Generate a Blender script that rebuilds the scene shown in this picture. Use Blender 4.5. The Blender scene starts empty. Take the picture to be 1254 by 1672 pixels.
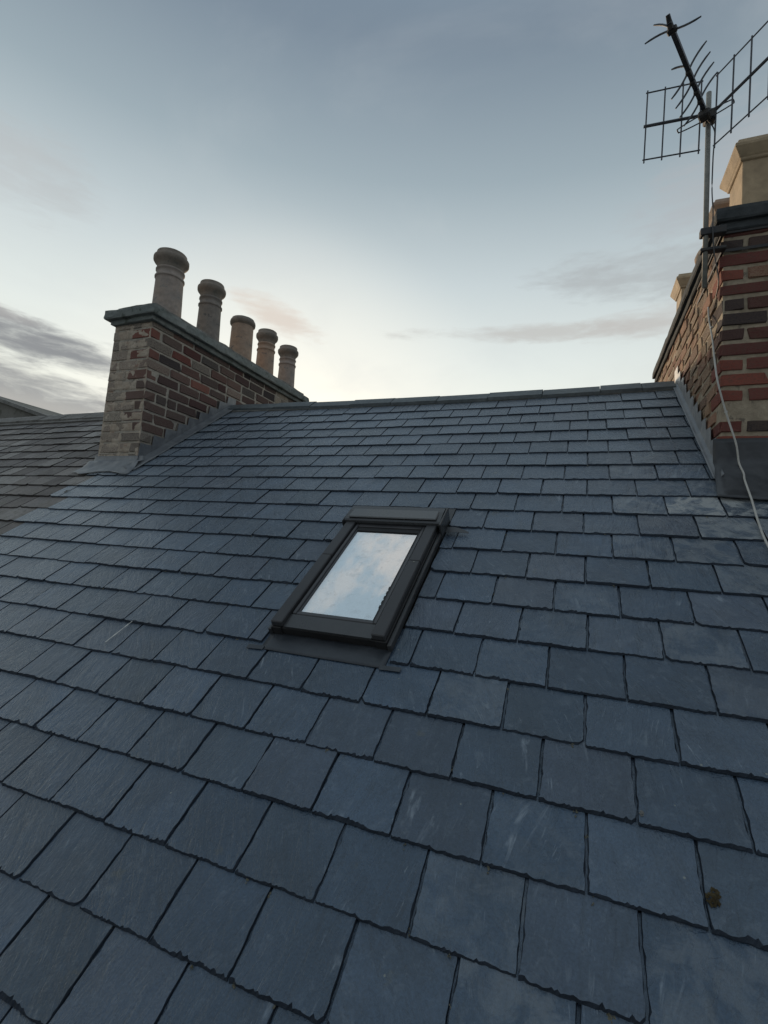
import bpy, math, random
from mathutils import Matrix, Vector, noise as mnoise
random.seed(7)
scene = bpy.context.scene
RAD = math.radians

# ------------------------------------------------------------------ camera
PW, PH, FPX = 1254.0, 1672.0, 793.37
CAM = Vector((1.9615, -1.3365, 0.7890))
RW = ((0.9274297, 0.3681693, 0.0657683), (0.0317994, 0.0975890, -0.9947186), (-0.3726432, 0.9246230, 0.0787994))
cam_data = bpy.data.cameras.new('camera')
cam = bpy.data.objects.new('camera', cam_data)
scene.collection.objects.link(cam)
scene.camera = cam
cam_data.sensor_fit = 'VERTICAL'
cam_data.sensor_height = 24.0
cam_data.sensor_width = 18.0
cam_data.lens = FPX / PH * 24.0
cam_data.clip_start = 0.05
cam_data.clip_end = 5000
rt, dn, fw = [Vector(r) for r in RW]
cm = Matrix(((rt.x, -dn.x, -fw.x), (rt.y, -dn.y, -fw.y), (rt.z, -dn.z, -fw.z))).to_4x4()
cm.translation = CAM
cam.matrix_world = cm

# ------------------------------------------------------------------ sky, sun, exposure
SUN_AZ, SUN_EL = -34.0, 7.0          # degrees: azimuth from +Y towards +X, elevation


class G:
    """tiny node-graph helper"""
    def __init__(self, tree):
        self.t = tree

    def n(self, typ, ins=None, **props):
        nd = self.t.nodes.new(typ)
        for k, v in props.items():
            setattr(nd, k, v)
        for k, v in (ins or {}).items():
            s = nd.inputs[k]
            if isinstance(v, bpy.types.NodeSocket):
                self.t.links.new(v, s)
            else:
                s.default_value = v
        return nd

    def m(self, op, a, b=0.0, c=0.0, clamp=False):
        nd = self.n('ShaderNodeMath', {0: a, 1: b, 2: c}, operation=op)
        nd.use_clamp = clamp
        return nd.outputs[0]

    def v(self, op, a, b=(0, 0, 0)):
        nd = self.n('ShaderNodeVectorMath', {0: a, 1: b}, operation=op)
        return nd.outputs[0]

    def mr(self, x, a, b, c=0.0, d=1.0, smooth=True):
        nd = self.n('ShaderNodeMapRange', {0: x, 1: a, 2: b, 3: c, 4: d})
        nd.interpolation_type = 'SMOOTHSTEP' if smooth else 'LINEAR'
        return nd.outputs[0]

    def mix(self, f, a, b, mode='MIX'):
        nd = self.t.nodes.new('ShaderNodeMix')
        nd.data_type = 'RGBA'
        nd.blend_type = mode
        for s, val in ((nd.inputs[0], f), (nd.inputs[6], a), (nd.inputs[7], b)):
            if isinstance(val, bpy.types.NodeSocket):
                self.t.links.new(val, s)
            elif isinstance(val, (int, float)):
                s.default_value = val
            else:
                s.default_value = tuple(val) + ((1.0,) if len(val) == 3 else ())
        return nd.outputs[2]

    def ramp(self, x, stops, interp='LINEAR'):
        nd = self.n('ShaderNodeValToRGB', {0: x})
        cr = nd.color_ramp
        cr.interpolation = interp
        while len(cr.elements) < len(stops):
            cr.elements.new(0.5)
        for e, (p, c) in zip(cr.elements, stops):
            e.position = p
            e.color = tuple(c) + (1.0,)
        return nd.outputs[0]

    def noise(self, vec, scale, detail=4.0, rough=0.55, dist=0.0):
        nd = self.n('ShaderNodeTexNoise', {'Vector': vec, 'Scale': scale, 'Detail': detail, 'Roughness': rough, 'Distortion': dist})
        return nd.outputs[0]


world = bpy.data.worlds.new('World')
scene.world = world
world.use_nodes = True
wt = world.node_tree
wt.nodes.clear()
g = G(wt)
sky = g.n('ShaderNodeTexSky', sky_type='NISHITA')
sky.sun_disc = False
sky.sun_elevation = RAD(SUN_EL)
sky.sun_rotation = RAD(SUN_AZ)
sky.air_density = 1.0
sky.dust_density = 1.5
sky.ozone_density = 1.5
tc = g.n('ShaderNodeTexCoord')
d = g.v('NORMALIZE', tc.outputs['Generated'])
sep = g.n('ShaderNodeSeparateXYZ', {0: d})
el = g.m('MULTIPLY', g.m('ARCSINE', sep.outputs[2]), 57.29578)
az = g.m('MULTIPLY', g.m('ARCTAN2', sep.outputs[0], sep.outputs[1]), 57.29578)
# thin high overcast that brightens toward the low sun
e01 = g.m('DIVIDE', el, 90.0, clamp=True)
veil = g.ramp(e01, [(0.0, (.92, .87, .70)), (.17, (.86, .88, .79)), (.24, (.75, .80, .765)), (.33, (.56, .63, .645)),
                    (.43, (.335, .41, .45)), (.54, (.200, .256, .315)), (.68, (.175, .24, .315)), (1.0, (.175, .24, .32))])
sund = (math.sin(RAD(SUN_AZ)) * math.cos(RAD(SUN_EL)), math.cos(RAD(SUN_AZ)) * math.cos(RAD(SUN_EL)), math.sin(RAD(SUN_EL)))
dot = g.n('ShaderNodeVectorMath', {0: d, 1: sund}, operation='DOT_PRODUCT').outputs['Value']
veil = g.mix(g.mr(dot, 0.55, -0.35, 0.0, 0.92), veil, (.33, .37, .42))
side = g.mr(dot, 0.3, 0.97, 0.97, 1.14)
veil = g.mix(1.0, veil, g.n('ShaderNodeCombineXYZ', {0: side, 1: side, 2: side}).outputs[0], 'MULTIPLY')
veil = g.mix(g.mr(dot, 0.87, 0.985, 0.0, 0.8), veil, (.96, .97, .90))
# cloud field, projected on a flat layer
inv = g.m('DIVIDE', 1.0, g.m('ADD', g.m('MAXIMUM', sep.outputs[2], 0.0), 0.18))
flat = g.n('ShaderNodeCombineXYZ', {0: g.m('MULTIPLY', sep.outputs[0], inv), 1: g.m('MULTIPLY', sep.outputs[1], inv), 2: 3.7}).outputs[0]
nz1 = g.noise(flat, 2.1, 7.0, 0.55, 0.4)
ang = g.n('ShaderNodeCombineXYZ', {0: g.m('MULTIPLY', az, 0.05), 1: g.m('MULTIPLY', el, 0.22), 2: 1.3}).outputs[0]
nz2 = g.noise(ang, 1.6, 7.0, 0.6, 0.5)
nz3 = g.noise(ang, 5.0, 6.0, 0.6, 0.3)


def blob(a0, e0, ra, re, slope=0.0):
    """soft elongated patch of the sky at azimuth a0, elevation e0 (degrees)"""
    da = g.m('SUBTRACT', az, a0)
    de = g.m('SUBTRACT', g.m('SUBTRACT', el, e0), g.m('MULTIPLY', da, slope))
    q = g.m('ADD', g.m('POWER', g.m('ABSOLUTE', g.m('DIVIDE', da, ra)), 2.0), g.m('POWER', g.m('ABSOLUTE', g.m('DIVIDE', de, re)), 2.0))
    q = g.m('ADD', q, g.m('MULTIPLY', g.m('SUBTRACT', nz2, 0.5), 2.6))
    q = g.m('ADD', q, g.m('MULTIPLY', g.m('SUBTRACT', nz3, 0.5), 2.6))
    return g.mr(q, 1.5, -0.25, 0.0, 1.0)


col = g.mix(0.18, veil, g.mix(1.0, sky.outputs[0], (.1, .1, .1), 'MULTIPLY'))
# broad faint streaking of the veil
col = g.mix(g.mr(nz1, 0.42, 0.72, 0.0, 0.22), col, (.60, .63, .64))
# grey-violet banks low on the left, smears on the right
for (a0, e0, ra, re, sl, colr, k) in [
        (-62.0, 17.6, 15.0, 1.9, -0.08, (.25, .26, .275), .95),
        (-64.0, 13.4, 17.0, 2.5, -0.10, (.31, .315, .32), .92),
        (-64.0, 19.4, 5.0, .8, -0.1, (.36, .35, .35), .75),
        (-62.0, 10.0, 16.0, 2.5, 0.0, (.47, .46, .43), .75),
        (8.0, 28.6, 13.0, 2.6, -0.12, (.38, .40, .41), .62),
        (-6.0, 24.7, 15.0, .9, 0.0, (.50, .49, .47), .7),
        (8.0, 25.0, 8.0, 1.6, 0.05, (.50, .48, .46), .55),
        (-36.5, 25.0, 5.0, 1.6, -0.25, (.70, .62, .55), .8),
        (-62.0, 31.0, 7.0, 3.5, 0.0, (.46, .46, .46), .4),
        (14.0, 36.0, 10.0, 4.0, 0.2, (.42, .43, .45), .5)]:
    col = g.mix(g.m('MULTIPLY', blob(a0, e0, ra, re, sl), k), col, colr)
# brighter broken cloud overhead
up = g.mr(el, 50.0, 60.0)
cl = g.m('MULTIPLY', g.mr(nz1, 0.50, 0.66), up)
col = g.mix(up, col, (.385, .49, .565))
col = g.mix(g.m('MULTIPLY', cl, .7), col, (.66, .67, .67))
for (a0, e0, ra, re, sl, k) in ((-49.0, 64.0, 12.0, 5.0, 0.0, .95), (-66.0, 60.5, 9.0, 1.6, 0.1, .6), (20.0, 66.0, 30.0, 5.0, 0.1, .7), (140.0, 70.0, 60.0, 6.0, 0.0, .6)):
    col = g.mix(g.m('MULTIPLY', blob(a0, e0, ra, re, sl), k), col, (.66, .65, .635))
below = g.mr(el, 0.0, -4.0)
col = g.mix(below, col, (.10, .10, .10))
bg = g.n('ShaderNodeBackground', {'Color': g.mix(1.0, col, (10, 10, 10), 'MULTIPLY'), 'Strength': 0.1})
wo = g.n('ShaderNodeOutputWorld', {'Surface': bg.outputs[0]})

sun_data = bpy.data.lights.new('sun', 'SUN')
sun_data.energy = 2.2
sun_data.angle = RAD(8)
sun_data.color = (1.0, 0.76, 0.52)
sun = bpy.data.objects.new('sun', sun_data)
scene.collection.objects.link(sun)
sun.rotation_euler = Vector(sund).to_track_quat('Z', 'Y').to_euler()
sun.location = (0, 0, 30)

vs = scene.view_settings
vs.view_transform = 'Standard'
vs.look = 'None'
vs.exposure = 0.06
vs.gamma = 1.0
vs.use_curve_mapping = False

# ------------------------------------------------------------------ roof frame
TH = RAD(36.0)
CT, ST, TT = math.cos(TH), math.sin(TH), math.tan(TH)
W, GA, T = 0.25, 0.19832, 0.0084     # slate width, gauge, thickness
ROT = Matrix(((1, 0, 0), (0, CT, -ST), (0, ST, CT))).to_4x4()


def sag(u, v):
    q = min(0.03, 0.005 * (u - 1.0) ** 2 - 0.006)
    return q * max(0.0, v / 3.79) ** 2


def P(u, v, n=0.0):
    n = n + sag(u, v)
    return Vector((u, v * CT - n * ST, v * ST + n * CT))


def pix(q):
    e = Vector(q) - CAM
    z = fw.dot(e)
    if z < 0.05:
        return None
    return (PW / 2 + FPX * rt.dot(e) / z, PH / 2 + FPX * dn.dot(e) / z, z)


# ------------------------------------------------------------------ mesh helpers
COL = scene.collection


def mesh(name, verts, faces, mat, smooth=False):
    me = bpy.data.meshes.new(name)
    me.from_pydata([tuple(v) for v in verts], [], faces)
    if isinstance(mat, (list, tuple)):
        for x in mat:
            me.materials.append(x)
    elif mat:
        me.materials.append(mat)
    me.update()
    if smooth:
        me.polygons.foreach_set('use_smooth', [True] * len(me.polygons))
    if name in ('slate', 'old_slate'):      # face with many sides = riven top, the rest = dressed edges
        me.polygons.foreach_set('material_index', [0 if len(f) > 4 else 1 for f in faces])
    return me


def ob(name, me, parent=None, mw=None, **props):
    o = bpy.data.objects.new(name, me)
    COL.objects.link(o)
    if parent is not None:
        o.parent = parent
    if mw is not None:
        o.matrix_basis = mw
    for k, v in props.items():
        o[k] = v
    return o


def thing(name, label, cat, loc, group=None):
    o = bpy.data.objects.new(name, None)
    COL.objects.link(o)
    o.empty_display_size = 0.1
    o.location = loc
    o['label'] = label
    o['category'] = cat
    if group:
        o['group'] = group
    return o


class MB:
    """mesh builder in world coordinates; build() re-bases it on the parent's location"""
    def __init__(self):
        self.v, self.f = [], []

    def add(self, vs, fs):
        o = len(self.v)
        self.v += [Vector(x) for x in vs]
        self.f += [[i + o for i in f] for f in fs]
        return self

    def box(self, pts):
        """pts: 8 points, bottom ring 4 then top ring 4 (both counter-clockwise from above)"""
        return self.add(pts, [(3, 2, 1, 0), (4, 5, 6, 7), (0, 1, 5, 4), (1, 2, 6, 5), (2, 3, 7, 6), (3, 0, 4, 7)])

    def cbox(self, a, b, ch=0.004, fn=lambda x, y, z: Vector((x, y, z)), jit=0.0, rnd=random):
        """chamfered box between corners a and b, mapped through fn"""
        n0 = len(self.v)
        idx = {}
        c = [min(ch, abs(b[i] - a[i]) * .45) for i in range(3)]
        for sx in (0, 1):
            for sy in (0, 1):
                for sz in (0, 1):
                    s = (sx, sy, sz)
                    for ax in range(3):
                        p = []
                        for i in range(3):
                            base = b[i] if s[i] else a[i]
                            if i != ax:
                                base += -c[i] if s[i] else c[i]
                            p.append(base + (rnd.uniform(-jit, jit) if jit else 0))
                        idx[(s, ax)] = len(self.v)
                        self.v.append(fn(*p))
        F = []
        for ax in range(3):
            o1, o2 = (ax + 1) % 3, (ax + 2) % 3
            for sd in (0, 1):
                ring = []
                for (p, q) in ((0, 0), (1, 0), (1, 1), (0, 1)):
                    s = [0, 0, 0]
                    s[ax], s[o1], s[o2] = sd, p, q
                    ring.append(idx[(tuple(s), ax)])
                F.append(ring if sd else ring[::-1])
        for ax in range(3):           # edges running along ax
            o1, o2 = (ax + 1) % 3, (ax + 2) % 3
            for p in (0, 1):
                for q in (0, 1):
                    s0, s1 = [0, 0, 0], [0, 0, 0]
                    s0[o1], s0[o2] = p, q
                    s1[o1], s1[o2], s1[ax] = p, q, 1
                    s0, s1 = tuple(s0), tuple(s1)
                    r = [idx[(s0, o1)], idx[(s1, o1)], idx[(s1, o2)], idx[(s0, o2)]]
                    F.append(r if p == q else r[::-1])
        for sx in (0, 1):
            for sy in (0, 1):
                for sz in (0, 1):
                    s = (sx, sy, sz)
                    r = [idx[(s, 0)], idx[(s, 1)], idx[(s, 2)]]
                    F.append(r if (sx + sy + sz) % 2 else r[::-1])
        self.f += F
        return self

    def tube(self, pts, r, seg=8, caps=True):
        pts = [Vector(p) for p in pts]
        rs = r if isinstance(r, (list, tuple)) else [r] * len(pts)
        n0 = len(self.v)
        up = Vector((0, 0, 1))
        for i, p in enumerate(pts):
            t = (pts[min(i + 1, len(pts) - 1)] - pts[max(i - 1, 0)]).normalized()
            a = t.cross(up)
            if a.length < 1e-3:
                a = t.cross(Vector((1, 0, 0)))
            a.normalize()
            b = a.cross(t)
            for k in range(seg):
                w = 2 * math.pi * k / seg
                self.v.append(p + (a * math.cos(w) + b * math.sin(w)) * rs[i])
        for i in range(len(pts) - 1):
            for k in range(seg):
                k2 = (k + 1) % seg
                self.f.append([n0 + i * seg + k, n0 + i * seg + k2, n0 + (i + 1) * seg + k2, n0 + (i + 1) * seg + k])
        if caps:
            self.f.append([n0 + k for k in range(seg)][::-1])
            self.f.append([n0 + (len(pts) - 1) * seg + k for k in range(seg)])
        return self

    def lathe(self, c, prof, seg=28, square=0, jit=0.0):
        n0 = len(self.v)
        for (r, z) in prof:
            for k in range(seg):
                w = 2 * math.pi * (k + .5) / seg
                rr = r + (random.uniform(-jit, jit) if jit else 0)
                if square:
                    w = 2 * math.pi * (k + .5) / 4
                    rr = r * math.sqrt(2)
                self.v.append(Vector((c[0] + rr * math.cos(w), c[1] + rr * math.sin(w), c[2] + z)))
        for i in range(len(prof) - 1):
            for k in range(seg):
                k2 = (k + 1) % seg
                self.f.append([n0 + i * seg + k, n0 + i * seg + k2, n0 + (i + 1) * seg + k2, n0 + (i + 1) * seg + k])
        return self

    def grid(self, fn, nu, nv, thick=None):
        """surface fn(i/nu, j/nv); thick = offset vector makes it a closed solid"""
        n0 = len(self.v)
        S = (nu + 1) * (nv + 1)
        top = [fn(i / nu, j / nv) for j in range(nv + 1) for i in range(nu + 1)]
        self.v += [Vector(x) for x in top]
        A = lambda i, j: n0 + j * (nu + 1) + i
        for j in range(nv):
            for i in range(nu):
                self.f.append([A(i, j), A(i + 1, j), A(i + 1, j + 1), A(i, j + 1)])
        if thick is not None:
            self.v += [Vector(x) - Vector(thick) for x in top]
            B = lambda i, j: A(i, j) + S
            for j in range(nv):
                for i in range(nu):
                    self.f.append([B(i, j + 1), B(i + 1, j + 1), B(i + 1, j), B(i, j)])
            for i in range(nu):
                self.f.append([A(i + 1, 0), A(i, 0), B(i, 0), B(i + 1, 0)])
                self.f.append([A(i, nv), A(i + 1, nv), B(i + 1, nv), B(i, nv)])
            for j in range(nv):
                self.f.append([A(0, j), A(0, j + 1), B(0, j + 1), B(0, j)])
                self.f.append([A(nu, j + 1), A(nu, j), B(nu, j), B(nu, j + 1)])
        return self

    def build(self, name, mat, parent=None, smooth=False, **props):
        off = parent.matrix_world.translation if parent is not None else Vector((0, 0, 0))
        q = parent
        off = Vector((0, 0, 0))
        while q is not None:
            off += q.location
            q = q.parent
        me = mesh(name, [x - off for x in self.v], self.f, mat, smooth)
        return ob(name, me, parent, None, **props)


# ------------------------------------------------------------------ materials
def new_mat(name):
    m = bpy.data.materials.new(name)
    m.use_nodes = True
    m.node_tree.nodes.clear()
    return m, G(m.node_tree)


def finish(g, color, rough, bump=None, bstr=0.5, bdist=0.002, spec=0.5, metallic=0.0, extra=None):
    ins = {'Base Color': color, 'Roughness': rough, 'Specular IOR Level': spec, 'Metallic': metallic}
    if bump is not None:
        b = g.n('ShaderNodeBump', {'Height': bump, 'Strength': bstr, 'Distance': bdist})
        ins['Normal'] = b.outputs[0]
    ins.update(extra or {})
    p = g.n('ShaderNodeBsdfPrincipled', ins)
    g.n('ShaderNodeOutputMaterial', {0: p.outputs[0]})
    return p


def rand01(g):
    oi = g.n('ShaderNodeObjectInfo')
    ge = g.n('ShaderNodeNewGeometry')
    s = g.m('ADD', oi.outputs['Random'], ge.outputs['Random Per Island'])
    return g.m('FRACT', s)


def attr(g, name):
    return g.n('ShaderNodeAttribute', attribute_type='OBJECT', attribute_name=name).outputs['Fac']


def slate_material(name, stops, scuffcol, rough0=0.40, moss=None, spec=0.5, sheen=0.0):
    m, g = new_mat(name)
    r = rand01(g)
    co = g.n('ShaderNodeTexCoord').outputs['Object']
    shift = g.n('ShaderNodeCombineXYZ', {0: g.m('MULTIPLY', r, 41.0), 1: g.m('MULTIPLY', r, 23.0), 2: g.m('MULTIPLY', r, 67.0)}).outputs[0]
    co2 = g.v('ADD', co, shift)
    # grain direction differs slate to slate
    rot = g.n('ShaderNodeVectorRotate', {'Vector': co2, 'Angle': g.mr(g.m('FRACT', g.m('MULTIPLY', r, 7.31)), 0, 1, -0.75, 0.35, False)}, rotation_type='Z_AXIS').outputs[0]
    st = g.v('MULTIPLY', rot, (1.0, 0.16, 1.0))
    broad = g.noise(co2, 5.0, 4.0, 0.6)
    streak = g.noise(st, 38.0, 6.0, 0.62, 0.6)
    fine = g.noise(co2, 160.0, 4.0, 0.65)
    base = g.ramp(r, stops)
    each = g.mr(g.m('FRACT', g.m('MULTIPLY', r, 29.3)), 0.0, 1.0, 0.84, 1.16, False)
    base = g.mix(1.0, base, g.n('ShaderNodeCombineXYZ', {0: each, 1: each, 2: each}).outputs[0], 'MULTIPLY')
    tone = g.mr(broad, 0.25, 0.75, 0.68, 1.32, False)
    base = g.mix(1.0, base, g.n('ShaderNodeCombineXYZ', {0: tone, 1: tone, 2: tone}).outputs[0], 'MULTIPLY')
    tone2 = g.mr(fine, 0.3, 0.7, 0.72, 1.30, False)
    base = g.mix(1.0, base, g.n('ShaderNodeCombineXYZ', {0: tone2, 1: tone2, 2: tone2}).outputs[0], 'MULTIPLY')
    # pale scuffs: broken streaks inside a few patches
    patch = g.mr(g.noise(co2, 7.0, 3.0), 0.49, 0.68)
    sc = g.m('MULTIPLY', g.mr(streak, 0.56, 0.74), patch)
    st2 = g.v('MULTIPLY', co2, (1.0, 0.5, 1.0))
    sp = g.m('MULTIPLY', g.mr(g.noise(st2, 70.0, 5.0, 0.7), 0.62, 0.74), g.mr(g.noise(co2, 9.0, 2.0), 0.55, 0.7))
    scr = g.m('MULTIPLY', g.mr(g.noise(g.v('MULTIPLY', rot, (1.0, 0.08, 1.0)), 120.0, 5.0, 0.7, 1.2), 0.60, 0.72), g.mr(g.noise(co2, 4.0, 3.0), 0.42, 0.62))
    mott = g.mr(g.noise(co2, 24.0, 7.0, 0.72, 0.6), 0.50, 0.80, 0.0, 0.20)
    sc = g.m('ADD', g.m('MULTIPLY', sc, 0.55), g.m('MULTIPLY', sp, 0.6), clamp=True)
    dk = g.m('MULTIPLY', g.mr(streak, 0.46, 0.30), 0.45)
    base = g.mix(dk, base, (.010, .018, .030))
    sc = g.m('ADD', sc, g.m('ADD', g.m('MULTIPLY', scr, 0.55), mott), clamp=True)
    base = g.mix(sc, base, scuffcol)
    # heavier lime run-off only on slates carrying a stain value
    stain = g.m('MULTIPLY', g.mr(g.noise(co2, 11.0, 7.0, 0.68, 0.8), 0.40, 0.60), attr(g, 'stain'), clamp=True)
    base = g.mix(stain, base, (.30, .31, .305))
    if moss:
        base = g.mix(g.m('MULTIPLY', g.mr(g.noise(co2, 20.0, 5.0, 0.7), 0.52, 0.66), .7), base, moss)
    vor = g.n('ShaderNodeTexVoronoi', {'Vector': co2, 'Scale': 26.0}, feature='F1')
    keepv = g.n('ShaderNodeSeparateColor', {0: vor.outputs['Color']}).outputs[0]
    spot = g.m('MULTIPLY', g.mr(vor.outputs['Distance'], 0.10, 0.05), g.m('GREATER_THAN', keepv, 0.955))
    base = g.mix(g.m('MULTIPLY', spot, .8), base, (.22, .225, .19))
    sp2 = g.mr(g.noise(co2, 9.0, 5.0, 0.65), 0.66, 0.74)
    base = g.mix(g.m('MULTIPLY', sp2, 0.35), base, (.085, .075, .04))
    ter = g.m('MULTIPLY', g.noise(g.v('MULTIPLY', rot, (1.0, 0.55, 1.0)), 7.0, 5.0, 0.55, 0.5), 11.0)
    ter = g.m('DIVIDE', g.m('ADD', g.m('FLOOR', ter), g.mr(g.m('FRACT', ter), 0.0, 0.16)), 11.0)
    h = g.m('ADD', g.m('MULTIPLY', streak, 0.85), g.m('MULTIPLY', fine, 0.42))
    h = g.m('ADD', h, g.m('MULTIPLY', ter, 1.3))
    h = g.m('ADD', h, g.m('MULTIPLY', g.noise(rot, 14.0, 3.0, 0.5, 0.3), 0.9))
    rough = g.m('ADD', g.mr(streak, 0.3, 0.7, rough0, rough0 + 0.20, False), g.m('MULTIPLY', g.m('FRACT', g.m('MULTIPLY', r, 13.7)), 0.14))
    finish(g, base, rough, h, 1.0, 0.0050, spec, extra={'Sheen Weight': sheen, 'Sheen Roughness': 0.30, 'Sheen Tint': (.80, .91, 1.0, 1.0), 'Specular Tint': (.84, .93, 1.0, 1.0)})
    return m


M_SLATE = slate_material('slate', [(0.0, (.016, .034, .062)), (.2, (.029, .052, .086)), (.4, (.021, .042, .073)), (.6, (.040, .064, .100)),
                                   (.75, (.037, .052, .080)), (.87, (.019, .040, .068)), (1.0, (.052, .077, .112))], (.32, .37, .42), 0.13, spec=0.85, sheen=1.0)
M_OLD = slate_material('old_slate', [(0.0, (.074, .060, .053)), (.3, (.115, .096, .085)), (.55, (.092, .080, .078)), (.8, (.15, .130, .117)),
                                     (1.0, (.23, .215, .20))], (.28, .26, .24), 0.42, moss=(.075, .068, .045))


def brick_material(name, stops, limecol):
    m, g = new_mat(name)
    r = rand01(g)
    co = g.n('ShaderNodeTexCoord').outputs['Object']
    sh = g.n('ShaderNodeCombineXYZ', {0: g.m('MULTIPLY', r, 31.0), 1: g.m('MULTIPLY', r, 57.0), 2: 0.0}).outputs[0]
    co = g.v('ADD', co, sh)
    base = g.ramp(r, stops)
    n1 = g.noise(co, 14.0, 5.0, 0.65)
    n2 = g.noise(co, 60.0, 5.0, 0.7)
    base = g.mix(g.mr(n1, 0.45, 0.7, 0, .75), base, (.045, .032, .031))
    base = g.mix(g.mr(n2, 0.55, 0.75, 0, .5), base, (.22, .11, .08))
    lime = g.m('MULTIPLY', attr(g, 'lime'), g.mr(g.m('ADD', n1, g.m('MULTIPLY', g.m('SUBTRACT', n2, .5), .6)), 0.30, 0.52), clamp=True)
    base = g.mix(lime, base, limecol)
    h = g.m('ADD', g.m('MULTIPLY', n1, 0.6), g.m('MULTIPLY', n2, 0.5))
    finish(g, base, 0.85, h, 0.9, 0.006, 0.25)
    return m


BR = [(0.0, (.026, .025, .030)), (.25, (.050, .035, .037)), (.4, (.090, .044, .040)), (.55, (.062, .037, .037)), (.7, (.12, .050, .043)),
      (.82, (.080, .042, .040)), (.93, (.19, .062, .048)), (1.0, (.26, .080, .055))]
M_BRICK = brick_material('brick_red', BR, (.42, .365, .295))
M_BRICK_R = brick_material('brick_dark_red', [(0.0, (.022, .022, .030)), (.26, (.032, .027, .034)), (.38, (.085, .026, .028)), (.55, (.17, .040, .037)),
                                              (.7, (.070, .028, .032)), (.85, (.22, .052, .042)), (1.0, (.29, .08, .055))], (.40, .285, .185))  # smear colour mixes mortar with the warm sunlight of the left side


def mortar_material(name, c1, c2, scale=30.0, rough=0.9, dist=0.008, spots=None):
    m, g = new_mat(name)
    co = g.n('ShaderNodeTexCoord').outputs['Object']
    n1 = g.noise(co, scale, 6.0, 0.65)
    n2 = g.noise(co, scale * 0.22, 4.0, 0.6)
    n3 = g.noise(co, scale * 5, 3.0, 0.6)
    c = g.mix(g.mr(n2, 0.3, 0.7), c1, c2)
    tone = g.mr(n1, 0.25, 0.75, 0.7, 1.3, False)
    c = g.mix(1.0, c, g.n('ShaderNodeCombineXYZ', {0: tone, 1: tone, 2: tone}).outputs[0], 'MULTIPLY')
    if spots:
        c = g.mix(g.m('MULTIPLY', g.mr(g.noise(co, scale * 0.5, 5.0, 0.7), 0.55, 0.66), .8), c, spots)
    h = g.m('ADD', n1, g.m('MULTIPLY', n3, 0.35))
    finish(g, c, rough, h, 0.8, dist, 0.3)
    return m


M_EDGE_SHADE = mortar_material('slate_edge_shade', (.015, .022, .033), (.028, .038, .054), 60.0, 0.8, 0.002)  # dressed edges coloured darker, painting in the shade at tails and joints
M_OLD_EDGE_SHADE = mortar_material('old_slate_edge_shade', (.022, .019, .017), (.036, .031, .028), 60.0, 0.85, 0.002)  # same painted edge shade for the old slates
M_MORTAR = mortar_material('mortar', (.43, .39, .325), (.31, .285, .245), spots=(.16, .14, .12))
M_MORTAR_R = mortar_material('mortar_right', (.41, .34, .25), (.28, .23, .165), spots=(.12, .10, .08))
M_CAP = mortar_material('cap_concrete', (.155, .175, .167), (.22, .235, .222), 22.0, spots=(.05, .065, .05))
M_CAP_R = mortar_material('cap_dark', (.040, .046, .050), (.062, .068, .070), 22.0)
M_SMEAR = mortar_material('mortar_smear', (.47, .405, .325), (.36, .29, .225), 26.0, spots=(.25, .155, .115))
M_CREST = mortar_material('crest_mortar', (.16, .16, .15), (.24, .235, .22), 35.0)
M_RIDGE = mortar_material('ridge_clay', (.085, .10, .106), (.125, .14, .142), 26.0, 0.55, 0.003)
M_RIDGE_OLD = mortar_material('old_ridge', (.13, .125, .115), (.18, .175, .165), 26.0, 0.8, 0.004)
M_BUFF = mortar_material('buff_clay', (.44, .335, .215), (.385, .29, .185), 12.0, 0.7, 0.001)
M_GABLE = mortar_material('gable_render', (.13, .13, .115), (.19, .185, .165), 4.0, 0.9, 0.02, spots=(.075, .08, .06))
M_POT = mortar_material('pot_clay_grey', (.36, .29, .24), (.27, .245, .225), 18.0, 0.85, 0.003, spots=(.19, .19, .18))
M_RIM = mortar_material('pot_sooty_rim', (.26, .215, .175), (.19, .17, .145), 18.0, 0.9, 0.003, spots=(.12, .12, .105))
M_POT2 = mortar_material('pot_clay_warm', (.41, .285, .205), (.31, .25, .20), 18.0, 0.85, 0.003, spots=(.14, .13, .12))
M_POT3 = mortar_material('pot_clay_dark', (.25, .22, .19), (.19, .175, .16), 18.0, 0.85, 0.003, spots=(.08, .085, .085))


def metal_material(name, c1, c2, rough=0.5, metallic=0.0, scale=14.0, dist=0.002, spec=0.5):
    m, g = new_mat(name)
    co = g.n('ShaderNodeTexCoord').outputs['Object']
    n1 = g.noise(co, scale, 6.0, 0.65, 0.5)
    n2 = g.noise(co, scale * 9, 3.0, 0.6)
    c = g.mix(g.mr(n1, 0.35, 0.65), c1, c2)
    r = g.mr(n1, 0.3, 0.7, rough - .08, rough + .12, False)
    finish(g, c, r, g.m('ADD', n1, g.m('MULTIPLY', n2, .1)), 0.5, dist, spec, metallic)
    return m


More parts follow.
